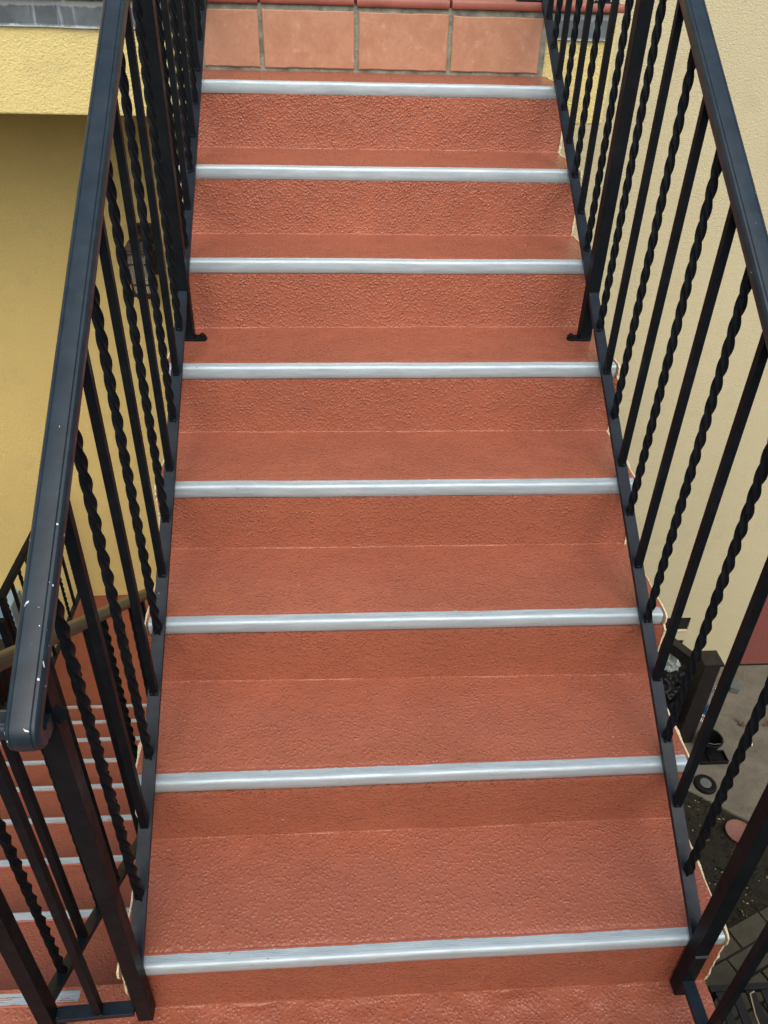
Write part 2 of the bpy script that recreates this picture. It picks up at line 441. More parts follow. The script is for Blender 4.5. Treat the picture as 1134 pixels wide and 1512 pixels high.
# ---------------------------------------------------------------- terrace slab, tiled top riser, walls
ter = thing('terrace', (0, 2.37, 1.196), 'tile edged terrace at the stair head with yellow fascia and grey flashing', 'terrace')
FX1 = 1.412
mb = MB(); mb.box(-6, FX1, 2.372, 3.379, 1.196, 1.520); mb.build('fascia', 'fascia', ter, bevel=.006)
def flash(x0, x1, name='flashing'):
    mb = MB(); n = max(6, int((x1-x0)/.04))
    for i in range(n+1):
        x = x0+(x1-x0)*i/n; d = fbm((x, 0, 0), 6)*.003
        for y, z in ((2.363, 1.540+d), (2.3665, 1.472+d), (2.360, 1.464+d), (2.3715, 1.462+d), (2.3715, 1.540+d)): mb.v.append((x, y+d*.4, z))
    for i in range(n):
        for j in range(5):
            a = i*5+j; b = i*5+(j+1)%5; mb.f.append((a, b, b+5, a+5))
    mb.f.append((0,1,2,3,4)); mb.f.append(tuple(n*5+j for j in (4,3,2,1,0)))
    return mb.build(name, 'flash', ter)
flash(-6, -.053); flash(1.168, 1.398)
mb = MB(); mb.box(-6, 1.40, 2.366, 3.379, 1.5205, 1.548); mb.build('mortar_bed', 'grout', ter)
# tiled riser
mb = MB(); nx = 60
gx0, gx1 = -.045, 1.160
for i in range(nx+1):
    x = gx0+(gx1-gx0)*i/nx; e = .008*abs(fbm((x, 1, 1), 12)) if i in (0, nx) else 0
    for y, z in ((2.3575, 1.343), (2.3575, 1.5475), (2.372, 1.5475), (2.372, 1.343)):
        mb.v.append((x, y+fbm((x, z, 2), 30)*.0012, z))
for i in range(nx):
    for j in range(4):
        a = i*4+j; b = i*4+(j+1)%4; mb.f.append((a, b, b+4, a+4))
mb.f.append((3,2,1,0)); mb.f.append(tuple(nx*4+j for j in range(4))); mb.build('grout', 'grout', ter)
def tile(x0, x1, z0, z1, sk):
    mb = MB(); a = random.uniform(-.002, .002); n = 14; pts = []
    def jit(p, k): return p + fbm((p*3, k, x0), 13)*.0016
    for i in range(n): pts.append((x0+(x1-x0)*i/n, z0))
    for i in range(n): pts.append((x1, z0+(z1-z0)*i/n))
    for i in range(n): pts.append((x1+(x0-x1)*i/n, z1+sk))
    for i in range(n): pts.append((x0, z1+(z0-z1)*i/n))
    pts = [(x+fbm((x, z, 1), 18)*.0022, z+fbm((x, z, 4), 18)*.0022) for x, z in pts]
    m = len(pts)
    cx = (x0+x1)/2; cz = (z0+z1)/2
    for y, s in ((2.3595, 0), (2.353, 0), (2.3510, .003)):
        for x, z in pts: mb.v.append((x-(s if x > cx else -s)*min(1, abs(x-cx)/((x1-x0)/2)*1.0), y, z-(s if z > cz else -s)))
    for r in range(2):
        for i in range(m): mb.f.append((r*m+i, r*m+(i+1)%m, (r+1)*m+(i+1)%m, (r+1)*m+i))
    mb.f.append(tuple(2*m+i for i in range(m)))
    o = mb.build('riser_tile', 'tile', ter); return o
tile(-.031, .160, 1.362, 1.530, 0); tile(.175, .487, 1.361, 1.533, -.001); tile(.502, .811, 1.361, 1.532, -.001); tile(.826, 1.139, 1.361, 1.529, -.002)
# bullnose tiles along the terrace edge
xs = [-6+.3235*i for i in range(0, 40)]
joints = [-5.98+.0, ]
j = .167-.3235*19
edges = []
while j < FX1: edges.append(j); j += .3235
edges.append(1.418)
for a, b in zip(edges, edges[1:]):
    mb = MB(); x0 = a+.005; x1 = b-.005 if b < 1.41 else b
    pr = [(2.70, 1.5495), (2.352, 1.5495)]
    for t in range(0, 91, 18):
        an = math.radians(t); pr.append((2.352-.0125*math.sin(math.radians(t*2)) if False else 2.346-.0*t, 1.553+.018*t/90) if False else (2.358-.014*math.cos(an-math.pi/4)*1.0, 1.5605+.013*math.sin(an*2-math.pi/2)))
    pr += [(2.70, 1.5735)]
    d = random.uniform(-.0015, .0015)
    n = len(pr)
    for x in (x0, x0+.004, x1-.004, x1):
        for y, z in pr: mb.v.append((x, y+d, z+d+(0 if x in (x0+.004, x1-.004) else -.001)))
    for i in range(3):
        for jx in range(n):
            p = i*n+jx; q = i*n+(jx+1)%n; mb.f.append((p, q, q+n, p+n))
    mb.f.append(tuple(range(n))[::-1]); mb.f.append(tuple(3*n+jx for jx in range(n)))
    mb.build('edge_tile', 'capt', ter, smooth=40)
mb = MB(); mb.box(-6, 1.41, 2.71, 3.379, 1.549, 1.5725); mb.build('terrace_floor', 'capt', ter)

wall = thing('building_wall', (1, 3.38, -2.787), 'tall cream stucco house wall behind the stairs with two dark vent openings', 'wall')
# the wall with two vent holes, closed by panels painted dark as the shade inside
vents = [(2.72, 3.052, -2.395, -2.268), (2.72, 3.052, -2.630, -2.500)]
mb = MB(); xw0, xw1, y0, y1 = -7, 3.572, 3.38, 3.60
mb.box(.6, 2.72, y0, y1, -2.9, 4.6); mb.box(3.052, xw1, y0, y1, -2.9, 4.6)
for z0, z1 in ((-2.9, -2.630), (-2.5, -2.395), (-2.268, 4.6)): mb.box(2.72, 3.052, y0, y1, z0, z1)
mb.build('wall_face', 'wall', wall)
mb = MB(); mb.box(xw0, .5995, y0, y1, -2.9, 4.6); mb.build('recessed_wall_face', 'wall_bounce', wall)
for x0, x1, z0, z1 in vents:
    mb = MB(); mb.box(x0+.0005, x1-.0005, 3.392, 3.41, z0+.0005, z1-.0005)
    mb.build('vent_shade_panel', 'dark', wall)  # near-black panel stands in for the shaded depth of the vent
    mb = MB(); mb.box(x0+.001, x1-.001, 3.370, 3.391, z0-.012, z0+.003); mb.build('vent_sill', 'wall', wall, bevel=.003)
red = thing('painted_wall', (4.6, 3.36, -2.787), 'dull red painted wall at the right edge beyond the concrete floor', 'wall')
mb = MB(); mb.box(3.574, 7, 3.372, 3.60, -2.9, 4.6); mb.build('wall_face', 'redwall', red)
mb = MB(); mb.box(3.574, 7, 3.368, 3.3715, -2.785, -2.770); mb.build('base_joint', 'dark', red)

hb = thing('light_block_wall', (0, -2.2, -2.787), 'unseen low cream wall added behind the camera to block low sky light', 'wall')  # out of view, added to cut low light and glare on the lower steps
mb = MB(); mb.box(-4.5, 4.2, -2.45, -2.11, -2.9, 1.15); mb.build('wall_face', 'wall', hb)
# ---------------------------------------------------------------- railings
B = .0165
def square_bar(h, w=B, name='baluster'):
    mb = MB(); mb.box(-w/2, w/2, -w/2, w/2, 0, h); return mb
def twisted_bar(h, w=B):
    mb = MB(); n = int(h/.0062); hw = w/2*.90
    base = []
    for i in range(4):
        a = math.radians(45+90*i); c0 = (math.cos(a)*hw*1.414, math.sin(a)*hw*1.414)
        a2 = math.radians(90+90*i)
        base.append(c0); base.append((math.cos(a2)*hw*.74, math.sin(a2)*hw*.74))
    m = len(base)
    for i in range(n+1):
        z = h*i/n; s = max(0, min(h-.05, z-.018)); an = -s/.162*2*math.pi
        c, sn = math.cos(an), math.sin(an)
        for x, y in base: mb.v.append((x*c-y*sn, x*sn+y*c, z))
    for i in range(n):
        for j in range(m):
            a = i*m+j; b = i*m+(j+1)%m; mb.f.append((a, b, b+m, a+m))
    mb.f.append(tuple(range(m))[::-1]); mb.f.append(tuple(n*m+j for j in range(m)))
    return mb
_cache = {}
def bar(kind, h, loc, root, tilt=(0, 0), w=B):
    key = (kind, round(h, 3), w)
    if key not in _cache:
        nm = 'twisted_baluster' if kind == 'T' else ('post' if kind == 'P' else 'baluster')
        o = (twisted_bar(h, w) if kind == 'T' else square_bar(h, w)).build(nm, 'iron', None, smooth=28 if kind == 'T' else None, bevel=.0008 if kind != 'T' else 0)
        _cache[key] = o
    else:
        o = _cache[key].copy(); COL.objects.link(o)
    par(o, root); o.location = loc
    o.rotation_euler = (math.radians(random.uniform(-.12, .12)), math.radians(random.uniform(-.12, .12)), 0 if kind != 'T' else random.choice((0, .35, -.3)))
    return o
HH = .9069; HB = .0127          # handrail top / bottom-rail underside above the nosing line
CH = [(-.014, 0), (.014, 0), (.014, .0135), (-.014, .0135)]      # bottom channel
def cap_prof(w=.0435):
    h = w/2
    R = [(h-.004, -.026), (h-.0012, -.0240), (h, -.021), (h, -.0095), (h-.0012, -.0055), (h-.0038, -.0022), (h-.0072, -.0010), (h-.0084, -.0021), (h-.0096, -.0007), (.006, 0)]
    return [(-a, b) for a, b in R[:0:-1]][::-1][::-1][0:0] + R + [(-a, b) for a, b in reversed(R)]
def zn(y): return y*SL
cs = math.cos(math.atan(SL))
S_ = .114437; Y0 = 1.35554
def welds(mb, x, y, z, n=2):
    for _ in range(n):
        px = x+random.uniform(-.008, .008); py = y+random.choice((-1, 1))*.008; r = random.uniform(.0018, .0034)
        mb.lathe((px, py, z), [(0, r*.7), (r*.7, r*.5), (r, 0), (r*.9, -r)], 8)
def slope_rail(root, x, ys, y_top, ylo=-.036):
    """bottom rail, handrail and posts of one sloping side"""
    mb = MB(); t = .0135
    yhi = y_top
    mb.sweep([(x, ylo+.004, zn(ylo)+HB), (x, yhi, zn(yhi)+HB)], CH)
    for i in ys:
        y = Y0-i*S_; z = zn(y)+HB+t/cs
        if i != 0: welds(mb, x, y, z+.001)
    mb.build('bottom_rail', 'rail', root, bevel=.001)
    for i in ys:
        y = Y0-i*S_
        z0 = zn(y)+HB+t/cs-.006; z1 = zn(y)+HH-.024/cs
        if i == 0:
            zt = 4*R_; bar('P', z1-zt+.004, (x, y+.004, zt-.004), root, w=.034)
        else: bar('T' if i % 2 else 'S', z1-z0+.002, (x, y, z0), root)
    return t

def foot_plate(x, y, z, root, side):
    mb = MB(); a = side
    pts = [(-.020, -.020), (.020, -.020), (.022, .018), (-.018, .020)]
    # irregular plate reaching inwards from the post, with a round head bolt
    o = len(mb.v); P = [(x-.020, y-.019), (x-a*-.0, y-.021), (x+.022, y-.018), (x+.022, y+.017), (x-.021, y+.018)]
    P = [(x-.030 if a < 0 else x+.030, y-.016), (x-.058*a*-1 if False else (x+.046*(-a) if a > 0 else x+.046), y-.017)] if False else None
    e = .048*(-a) # inward direction: left railing a=-1 -> +x
    P = [(x+.016*a, y-.020), (x+e*.98, y-.018), (x+e*1.1, y-.004), (x+e*.95, y+.016), (x+.016*a, y+.020)]
    for zz in (z-.001, z+.0065):
        for px, py in P: mb.v.append((px, py, zz))
    n = 5; mb.f.append(tuple(range(n))[::-1]); mb.f.append(tuple(n+i for i in range(n)))
    for i in range(n): mb.f.append((i, (i+1)%n, (i+1)%n+n, i+n))
    pl = mb.build('base_plate', 'iron', root, bevel=.0015)
    mb = MB(); c = (x+e*.80, y+.004, z+.006)
    mb.lathe(c, [(0, .010), (.004, .0095), (.0068, .0065), (.0072, .002), (.0072, 0)], 14); mb.build('bolt', 'iron', pl, smooth=40)

# right railing -------------------------------------------------
XRc = W+.014
rr = thing('stair_railing', (XRc, 0, 0), 'black iron railing along the right side of the upper flight', 'railing', 'iron railings of the stairs')
yt = 2.42
slope_rail(rr, XRc, list(range(-8, 12)), yt)
foot_plate(XRc, Y0+.004, 4*R_, rr, 1)
# lower corner post and the level rail along the landing
zt = zn(-.02)+HH-.02
bar('P', zt+.172, (XRc, -.020, -.172), rr, w=.0305)
mb = MB(); mb.sweep([(XRc, -.034, -.106), (XRc, -1.25, -.106)], [(-.0135, -.013), (.0135, -.013), (.0135, 0), (-.0135, 0)]); mb.build('landing_bottom_rail', 'rail', rr, bevel=.001)
for i in range(10):
    bar('S' if i % 2 == 0 else 'T', .905, (XRc, -.138-.1144*i, -.108), rr)
path = [(W+.022, yt, zn(yt)+HH), (W+.022, .02, zn(.02)+HH)]
for a in (.0, -.02, -.035, -.05): path.append((W+.022, a-.01, zn(.0)+HH-.018-(.05*(a/-.05)**1)*.35))
path += [(W+.022, -.10, HH-.048), (W+.022, -1.25, HH-.048-.0)]
mb = MB(); mb.sweep(path, cap_prof(.0445), Vector((1,0,0))); mb.build('handrail', 'cap', rr, smooth=30)

# left railing --------------------------------------------------
XLc = -.014
rl = thing('stair_railing', (XLc, 0, 0), 'black iron railing left of the upper flight, its handrail end chipped to white spots', 'railing', 'iron railings of the stairs')
slope_rail(rl, XLc, list(range(-8, 12)), yt, -.012)
foot_plate(XLc, Y0+.004, 4*R_, rl, -1)
bar('P', HH-.035+.158, (XLc, -.018, -.158), rl, w=.0305)
xh = -.016; path = [(xh, yt, zn(yt)+HH), (xh, .06, zn(.06)+HH), (xh, -.02, zn(-.02)+HH), (xh, -.088, zn(-.088)+HH)]
r = .030; cy, cz = -.055-r*.55*0, 0
p0 = Vector((0, -.088, zn(-.088)+HH)); t0 = Vector((0, -cs, -cs*SL)); n0 = Vector((0, cs*SL, -cs))   # down-normal
c0 = p0+n0*.034
for a in range(12, 125, 14):
    an = math.radians(a); q = c0+(-n0*math.cos(an)+t0*math.sin(an))*.034
    path.append((xh, q.y, q.z))
mb = MB(); mb.sweep(path, cap_prof(.0445)); mb.build('handrail', 'cap', rl, smooth=30)
mb = MB()   # welded stub under the handrail end
mb.tube([(-.035, -.030, .825), (-.008, -.024, .800), (.004, -.018, .778)], .012, 10); mb.build('weld_joint', 'iron', rl, smooth=50)

# railing of the flight going down, with its short return across the landing
XD = -.206
rd = thing('stair_railing', (XD, 0, -.1), 'black iron railing of the lower flight with a short return across the landing', 'railing', 'iron railings of the stairs')
def zd(y): return -.140-.6915*(y-.066)
mb = MB()
mb.sweep([(XD, -.02, zd(-.02)-.013), (XD, 2.35, zd(2.35)-.013)], CH)
for i in range(20): welds(mb, XD, .066+S_*i*.985, zd(.066+S_*i*.985)+.003, 3)
mb.build('bottom_rail', 'rail', rd, bevel=.001)
for i in range(20):
    y = .066+.1127*i; z0 = zd(y)-.006; h = .895
    if i == 11: bar('P', .895+.24, (XD, y, z0-.22), rd, w=.0275)
    else: bar('T' if i % 2 == 0 else 'S', h, (XD, y, z0), rd)
bar('P', 1.0, (XD+.008, -.040, -.19), rd, w=.0305)
bar('P', 1.08, (XD, 2.37, -10*R_), rd, w=.0275)
zh = lambda y: zd(y)+.905
path = [(XD, 2.42, zh(2.42)), (XD, .02, zh(.02)), (XD, -.02, zh(0)-.002), (XD, -.062, zh(0)-.006)]
mb = MB(); mb.sweep(path, cap_prof(.038)); mb.build('handrail', 'tan_sheen_rail', rd, smooth=30)
mb = MB(); mb.sweep([(XD+.022, -.035, -.098), (-.029, -.029, -.100)], [(-.0135, -.013), (.0135, -.013), (.0135, 0), (-.0135, 0)], Vector((0, 1, 0)))
welds(mb, -.093, -.035, -.0975, 3); welds(mb, XD+.03, -.035, -.0975, 3)
mb.build('return_bottom_rail', 'rail', rd, bevel=.001)
bar('S', .885, (-.100, -.033, -.104), rd)
mb = MB(); mb.sweep([(XD-.02, -.045, .812), (-.001, -.040, .802)], cap_prof(.040), Vector((0, 1, 0))); mb.build('return_handrail', 'cap', rd, smooth=30)

# level railing of the lower landing, far left
XF = -1.315; zb = -10*R_
rf = thing('landing_railing', (XF, 2.8, zb), 'small far black railing on the left edge of the lower red floor', 'railing', 'iron railings of the stairs')
mb = MB(); mb.sweep([(XF, 2.36, zb+.085), (XF, 3.376, zb+.085)], CH); mb.build('bottom_rail', 'rail', rf)
mb = MB(); mb.sweep([(XF, 2.33, zb+.905), (XF, 3.376, zb+.905)], cap_prof(.044)); mb.build('handrail', 'iron', rf, smooth=30)
for i in range(9): bar('T' if i % 2 == 0 else 'S', .79, (XF, 3.376-.085-.1144*i, zb+.09), rf)
bar('P', .90, (XF, 2.345, zb-.01), rf, w=.0285)
mb = MB(); mb.box(XF-.02, XF+.02, 3.355, 3.3795, zb+.06, zb+.12); mb.build('wall_bracket', 'iron', rf, bevel=.002)
# left side railing of the lower flight: only its end reaches the picture
XG = -1.315
rg = thing('stair_railing', (XG, 1.2, -1), 'black railing left of the lower flight with only its rounded handrail end showing', 'railing', 'iron railings of the stairs')
path = [(XG, .3, zh(.3)-.03), (XG, 2.18, zh(2.18)-.03), (XG, 2.25, zh(2.2)-.045), (XG, 2.29, zh(2.2)-.06), (XG, 2.305, zh(2.2)-.085), (XG, 2.300, zh(2.2)-.11)]
mb = MB(); mb.sweep(path, cap_prof(.06)); mb.build('handrail', 'cap', rg, smooth=30)
mb = MB(); mb.sweep([(XG, .3, zd(.3)-.013), (XG, 2.26, zd(2.26)-.013)], CH); mb.build('bottom_rail', 'rail', rg)
for i in range(16): bar('T' if i % 2 == 0 else 'S', .85, (XG, .45+.1127*i, zd(.45+.1127*i)-.004), rg)
bar('P', .80, (XG, 2.275, -10*R_-.0), rg, w=.035)

# railing of the terrace: posts on plates, mostly above the picture
rt = thing('terrace_railing', (1.2, 2.41, 1.573), 'black railing feet bolted to the terrace edge at the top right', 'railing', 'iron railings of the stairs')
for x in (1.088, 1.347):
    bar('P', 1.0, (x+.012, 2.392, 1.5735), rt, w=.027)
    mb = MB(); mb.box(x-.040, x+.055, 2.365, 2.420, 1.5728, 1.579); pl = mb.build('base_plate', 'iron', rt, bevel=.002)
    mb = MB()
    mb.lathe((x-.026, 2.376, 1.579), [(0, .006), (.005, .004), (.006, 0)], 10); mb.build('bolt', 'iron', pl)
mb = MB(); mb.sweep([(1.06, 2.392, 2.56), (1.41, 2.392, 2.56)], cap_prof(.0445), Vector((0, 1, 0))); mb.build('handrail', 'cap', rt, smooth=30)

# small glass left on the terrace edge
g = thing('drinking_glass', (.655, 2.405, 1.5735), 'small clear glass base standing on the terrace edge, top centre', 'glass')
mb = MB(); mb.lathe((.655, 2.405, 1.574), [(0, 0), (.030, 0), (.033, .004), (.036, .09), (.0345, .09), (.031, .012), (0, .010)], 28); mb.build('glass_body', 'pet', g, smooth=50)

# ---------------------------------------------------------------- wall lantern
ln = thing('wall_lantern', (-.56, 3.27, .2), 'dark bronze wall lantern with glass panes behind the left railing', 'lantern')
cx, cy = -.565, 3.235
mb = MB(); mb.box(cx-.055, cx+.055, 3.355, 3.3795, .30, .56); mb.build('back_plate', 'bronze', ln, bevel=.006)
mb = MB(); mb.tube([(cx, 3.36, .50), (cx, 3.32, .56), (cx, 3.27, .575), (cx, cy, .545)], .009, 8); mb.build('arm', 'bronze', ln, smooth=50)
mb = MB(); s2 = math.sqrt(2)
mb.lathe((cx, cy, 0), [(0, .545), (.018*s2, .54), (.022*s2, .525), (.040*s2, .515), (.068*s2, .470), (.072*s2, .460), (.060*s2, .455), (0, .452)], 4, ang0=math.pi/4)
for k in range(6):
    mb.lathe((cx, cy, 0), [(0, .462+.010*k), ((.074-.008*k)*s2, .462+.010*k), ((.074-.008*k)*s2, .467+.010*k), (0, .467+.010*k)], 4, ang0=math.pi/4)
mb.build('cap', 'bronze', ln)
mb = MB()
for sx in (-1, 1):
    for sy in (-1, 1):
        mb.quadbox([(cx+sx*.044+a, cy+sy*.044+b, .255) for a, b in ((-.005,-.005),(.005,-.005),(.005,.005),(-.005,.005))]+[(cx+sx*.058+a, cy+sy*.058+b, .458) for a, b in ((-.005,-.005),(.005,-.005),(.005,.005),(-.005,.005))])
mb.box(cx-.052, cx+.052, cy-.052, cy+.052, .240, .256); mb.box(cx-.035, cx+.035, cy-.035, cy+.035, .225, .241)
for z, w in ((.30, .049), (.405, .056)):
    for sy in (-1, 1): mb.box(cx-w, cx+w, cy+sy*w-.003, cy+sy*w+.003, z, z+.006)
    for sx in (-1, 1): mb.box(cx+sx*w-.003, cx+sx*w+.003, cy-w, cy+w, z, z+.006)
mb.build('frame', 'bronze', ln)
mb = MB(); mb.quadbox([(cx-.041, cy-.041, .257), (cx+.041, cy-.041, .257), (cx+.041, cy+.041, .257), (cx-.041, cy+.041, .257), (cx-.055, cy-.055, .456), (cx+.055, cy-.055, .456), (cx+.055, cy+.055, .456), (cx-.055, cy+.055, .456)])
mb.build('pane', 'glass', ln)

# ---------------------------------------------------------------- ground on the right
ZG = -2.787
mb = MB(); mb.v = [(-400, -400, ZG-.06), (400, -400, ZG-.06), (400, 400, ZG-.06), (-400, 400, ZG-.06)]; mb.f = [(0,1,2,3)]
structure(mb.build('ground', 'soil'), 'dark bare ground below the stairs', 'ground')
def patch(x0, x1, y0, y1, n, z, amp, name, mat, test=None):
    mb = MB(); idx = {}
    nx, ny = n
    for i in range(nx+1):
        for j in range(ny+1):
            x = x0+(x1-x0)*i/nx; y = y0+(y1-y0)*j/ny
            idx[i, j] = len(mb.v); mb.v.append((x, y, z+fbm((x, y, 0), 4)*amp+fbm((x, y, 5), 18)*amp*.5))
    for i in range(nx):
        for j in range(ny): mb.f.append((idx[i,j], idx[i+1,j], idx[i+1,j+1], idx[i,j+1]))
    return mb.build(name, mat, smooth=60)
structure(patch(1.9, 4.4, .8, 2.8, (120, 100), ZG-.014, .012, 'soil_bed', 'soil'), 'dark soil bed between concrete and pavers', 'soil')
def slab_poly(P, z0, z1, name, mat, bevel=.008):
    mb = MB(); n = len(P)
    for z in (z0, z1):
        for x, y in P: mb.v.append((x, y, z))
    mb.f.append(tuple(range(n))[::-1]); mb.f.append(tuple(n+i for i in range(n)))
    for i in range(n): mb.f.append((i, (i+1)%n, (i+1)%n+n, i+n))
    return mb.build(name, mat, bevel=bevel)
def cpt(t): return (2.742+(.307)*t, 2.263-.244*t)
structure(slab_poly([cpt(-4.4), cpt(7), (7, 3.379), (1.3912, 3.379)], ZG-.12, ZG, 'concrete_floor', 'concrete'), 'stained grey concrete floor at the foot of the house wall', 'floor')
# pavers, laid askew
u = Vector((.23, .09)).normalized(); v = Vector((u.y, -u.x))
o0 = Vector((2.6, 1.368)); pw = .245; ph = .125
mb = MB()
for i in range(-8, 10):
    for j in range(0, 14):
        off = .5*(j % 2)
        a = o0+u*((i+off)*pw+.004)+v*(j*ph+.004)
        w = pw-.012; h = ph-.012; dz = random.uniform(-.004, .004)
        P = [a, a+u*w, a+u*w+v*h, a+v*h]; P = [Vector((q.x+random.uniform(-.003,.003), q.y+random.uniform(-.003,.003))) for q in P]
        mb.quadbox([(q.x, q.y, ZG-.05) for q in (P[0], P[3], P[2], P[1])]+[(q.x, q.y, ZG-.004+dz) for q in (P[0], P[3], P[2], P[1])])
structure(mb.build('paved_path', 'paver', bevel=.004), 'mossy grey pavers laid askew beside the soil', 'paving')
structure(patch(.9, 5, -1.5, 1.42, (30, 30), ZG-.022, .002, 'paver_joints', 'joint'), 'dark sand between the pavers', 'sand')
# weeds and litter in the soil
mb = MB(); random.seed(3)
for _ in range(1500):
    x = random.uniform(2.1, 3.9); y = random.uniform(1.25, 2.5)
    if (y-2.263)+.7948*(x-2.742) > -.01: continue
    if (y-1.368)-.391*(x-2.6) < 0: continue
    if fbm((x, y, 9), 5) < -.15: continue
    for b in range(random.randint(2, 4)):
        a = random.uniform(0, 6.28); l = random.uniform(.008, .030); h = random.uniform(.004, .022); w = random.uniform(.002, .006)
        dx, dy = math.cos(a), math.sin(a); z = ZG-.016
        i = len(mb.v); mb.v += [(x-dy*w, y+dx*w, z+.003), (x+dy*w, y-dx*w, z+.003), (x+dx*l*.6+dy*w, y+dy*l*.6-dx*w, z+h), (x+dx*l, y+dy*l, z+h*.7), (x+dx*l*.6-dy*w, y+dy*l*.6+dx*w, z+h)]
        mb.f.append((i, i+1, i+2, i+3, i+4))
tag(mb.build('weeds', 'weed'), 'sparse low weeds growing in the dark soil bed', 'weeds', kind='stuff')
mb = MB()
for _ in range(150):
    x = random.uniform(2.3, 3.4); y = random.uniform(1.35, 2.4)
    if (y-2.263)+.7948*(x-2.742) > -.02 or (y-1.368)-.391*(x-2.6) < 0: continue
    a = random.uniform(0, 6.28); l = random.uniform(.004, .013); w = l*.35; z = ZG-.006
    dx, dy = math.cos(a), math.sin(a); i = len(mb.v)
    mb.v += [(x-dx*l, y-dy*l, z), (x+dy*w, y-dx*w, z+.003), (x+dx*l, y+dy*l, z+.002), (x-dy*w, y+dx*w, z+.004)]; mb.f.append((i, i+1, i+2, i+3))
tag(mb.build('wood_chips', 'cable'), 'pale wood chips scattered over the dark soil bed', 'wood chips', kind='stuff')

# saucer, solar disc, bucket, tray, bottle, bag, leaves, box
t = thing('plant_saucer', (2.925, 1.945, ZG-.02), 'round terracotta saucer lying on the dark soil', 'saucer')
mb = MB(); mb.lathe((2.925, 1.945, ZG-.002), [(0, .012), (.060, .012), (.066, .016), (.078, .028), (.083, .028), (.080, .010), (.070, 0), (0, 0)], 40); mb.build('saucer_body', 'terra', t, smooth=40)
t = thing('disc_light', (2.855, 2.305, ZG), 'round black ground light with a grey centre at the concrete edge', 'ground light')
mb = MB(); mb.lathe((2.855, 2.305, ZG), [(0, .022), (.038, .022), (.042, .026), (.066, .024), (.073, .016), (.075, 0), (0, 0)], 40); mb.build('housing', 'blackp', t, smooth=35)
mb = MB(); mb.lathe((2.855, 2.305, ZG), [(0, .0285), (.034, .0275), (.038, .0245), (.038, .0225)], 36); mb.build('solar_panel', 'greyp', t, smooth=35)
t = thing('black_pot', (3.0, 2.62, ZG), 'glossy black round pot standing behind a black tray', 'pot')
mb = MB(); mb.lathe((2.985, 2.60, ZG), [(0, 0), (.060, 0), (.078, .10), (.086, .105), (.086, .118), (.074, .118), (.070, .10), (.052, .012), (0, .010)], 36); mb.build('pot_body', 'blackp', t, smooth=40)
mb = MB(); mb.tube([(2.95, 2.55, ZG+.121), (2.985, 2.535, ZG+.124), (3.03, 2.54, ZG+.123)], .0025, 6); mb.build('wire_handle', 'greyp', t, smooth=60)
t = thing('seed_tray', (3.0, 2.53, ZG), 'shallow black square tray on the concrete in front of the pot', 'tray')
mb = MB(); x0, x1, y0, y1 = 2.885, 3.085, 2.462, 2.560; z = ZG+.001
mb.box(x0, x1, y0, y1, z, z+.006)
for a in ((x0, x1, y0, y0+.008), (x0, x1, y1-.008, y1), (x0, x0+.008, y0+.008, y1-.008), (x1-.008, x1, y0+.008, y1-.008)): mb.box(*a, z+.0062, z+.030)
mb.build('tray_body', 'blackp', t, bevel=.002)
mb = MB(); mb.box(x0+.07, x0+.074, y0+.009, y1-.009, z+.0065, z+.022); mb.build('divider', 'blackp', t)

# leaves
def leaf_mesh(seed, l):
    random.seed(seed); mb = MB()
    for k in range(6):
        a = random.uniform(0, 6.28); n = 5; ll = l*random.uniform(.4, 1.1); o = len(mb.v)
        for i in range(n+1):
            s = i/n; w = l*.11*math.sin(math.pi*min(1, s*.95+.05)); h = .006+.012*s*random.uniform(.4, 1.2)
            c, sn = math.cos(a+s*1.3), math.sin(a+s*1.3)
            mb.v += [(c*ll*s-sn*w, sn*ll*s+c*w, h+.004), (c*ll*s, sn*ll*s, h), (c*ll*s+sn*w, sn*ll*s-c*w, h+.004)]
        for i in range(n):
            for j in range(2): a_ = o+i*3+j; mb.f.append((a_, a_+1, a_+4, a_+3))
    return mb
for x, y, l, lab in ((3.31, 2.80, .060, 'curled brown dry leaf lying on the concrete near the pot'), (3.52, 2.77, .05, 'dry brown leaf on the concrete by the right edge of the picture')):
    o = leaf_mesh(int(x*100), l).build('dry_leaf', 'leaf'); o.location = (x, y, ZG+.001); tag(o, lab, 'leaf', 'dry leaves on the concrete')
mb = MB(); mb.v = [(3.295, 2.615, ZG+.002), (3.325, 2.605, ZG+.003), (3.335, 2.628, ZG+.006), (3.310, 2.632, ZG+.003)]; mb.f = [(0,1,2,3)]
o = mb.build('paper_scrap', 'paper'); md = o.modifiers.new('s', 'SOLIDIFY'); md.thickness = .0012; tag(o, 'tiny white paper scrap on the concrete below the leaf', 'paper scrap')

# fence: brown vinyl post, rail and pickets
f = thing('vinyl_fence', (2.85, 2.70, ZG), 'dark brown vinyl fence post with pyramid cap and a top rail', 'fence')
px, py = 2.845, 2.705; a = .055
mb = MB(); mb.box(px-a, px+a, py-a, py+a, ZG, ZG+.775); mb.build('post', 'brown', f, bevel=.004)
mb = MB(); z = ZG+.7755; e = .066
mb.box(px-e, px+e, py-e, py+e, z, z+.018)
o = len(mb.v); z += .0185; mb.v += [(px-e+.004, py-e+.004, z), (px+e-.004, py-e+.004, z), (px+e-.004, py+e-.004, z), (px-e+.004, py+e-.004, z), (px, py, z+.012)]
mb.f += [(o, o+1, o+4), (o+1, o+2, o+4), (o+2, o+3, o+4), (o+3, o, o+4), (o+3, o+2, o+1, o)]; mb.build('post_cap', 'brown', f)
d = Vector((-.50, .86)).normalized(); nrm = Vector((-d.y, d.x)); st = Vector((px, py))+d*.066
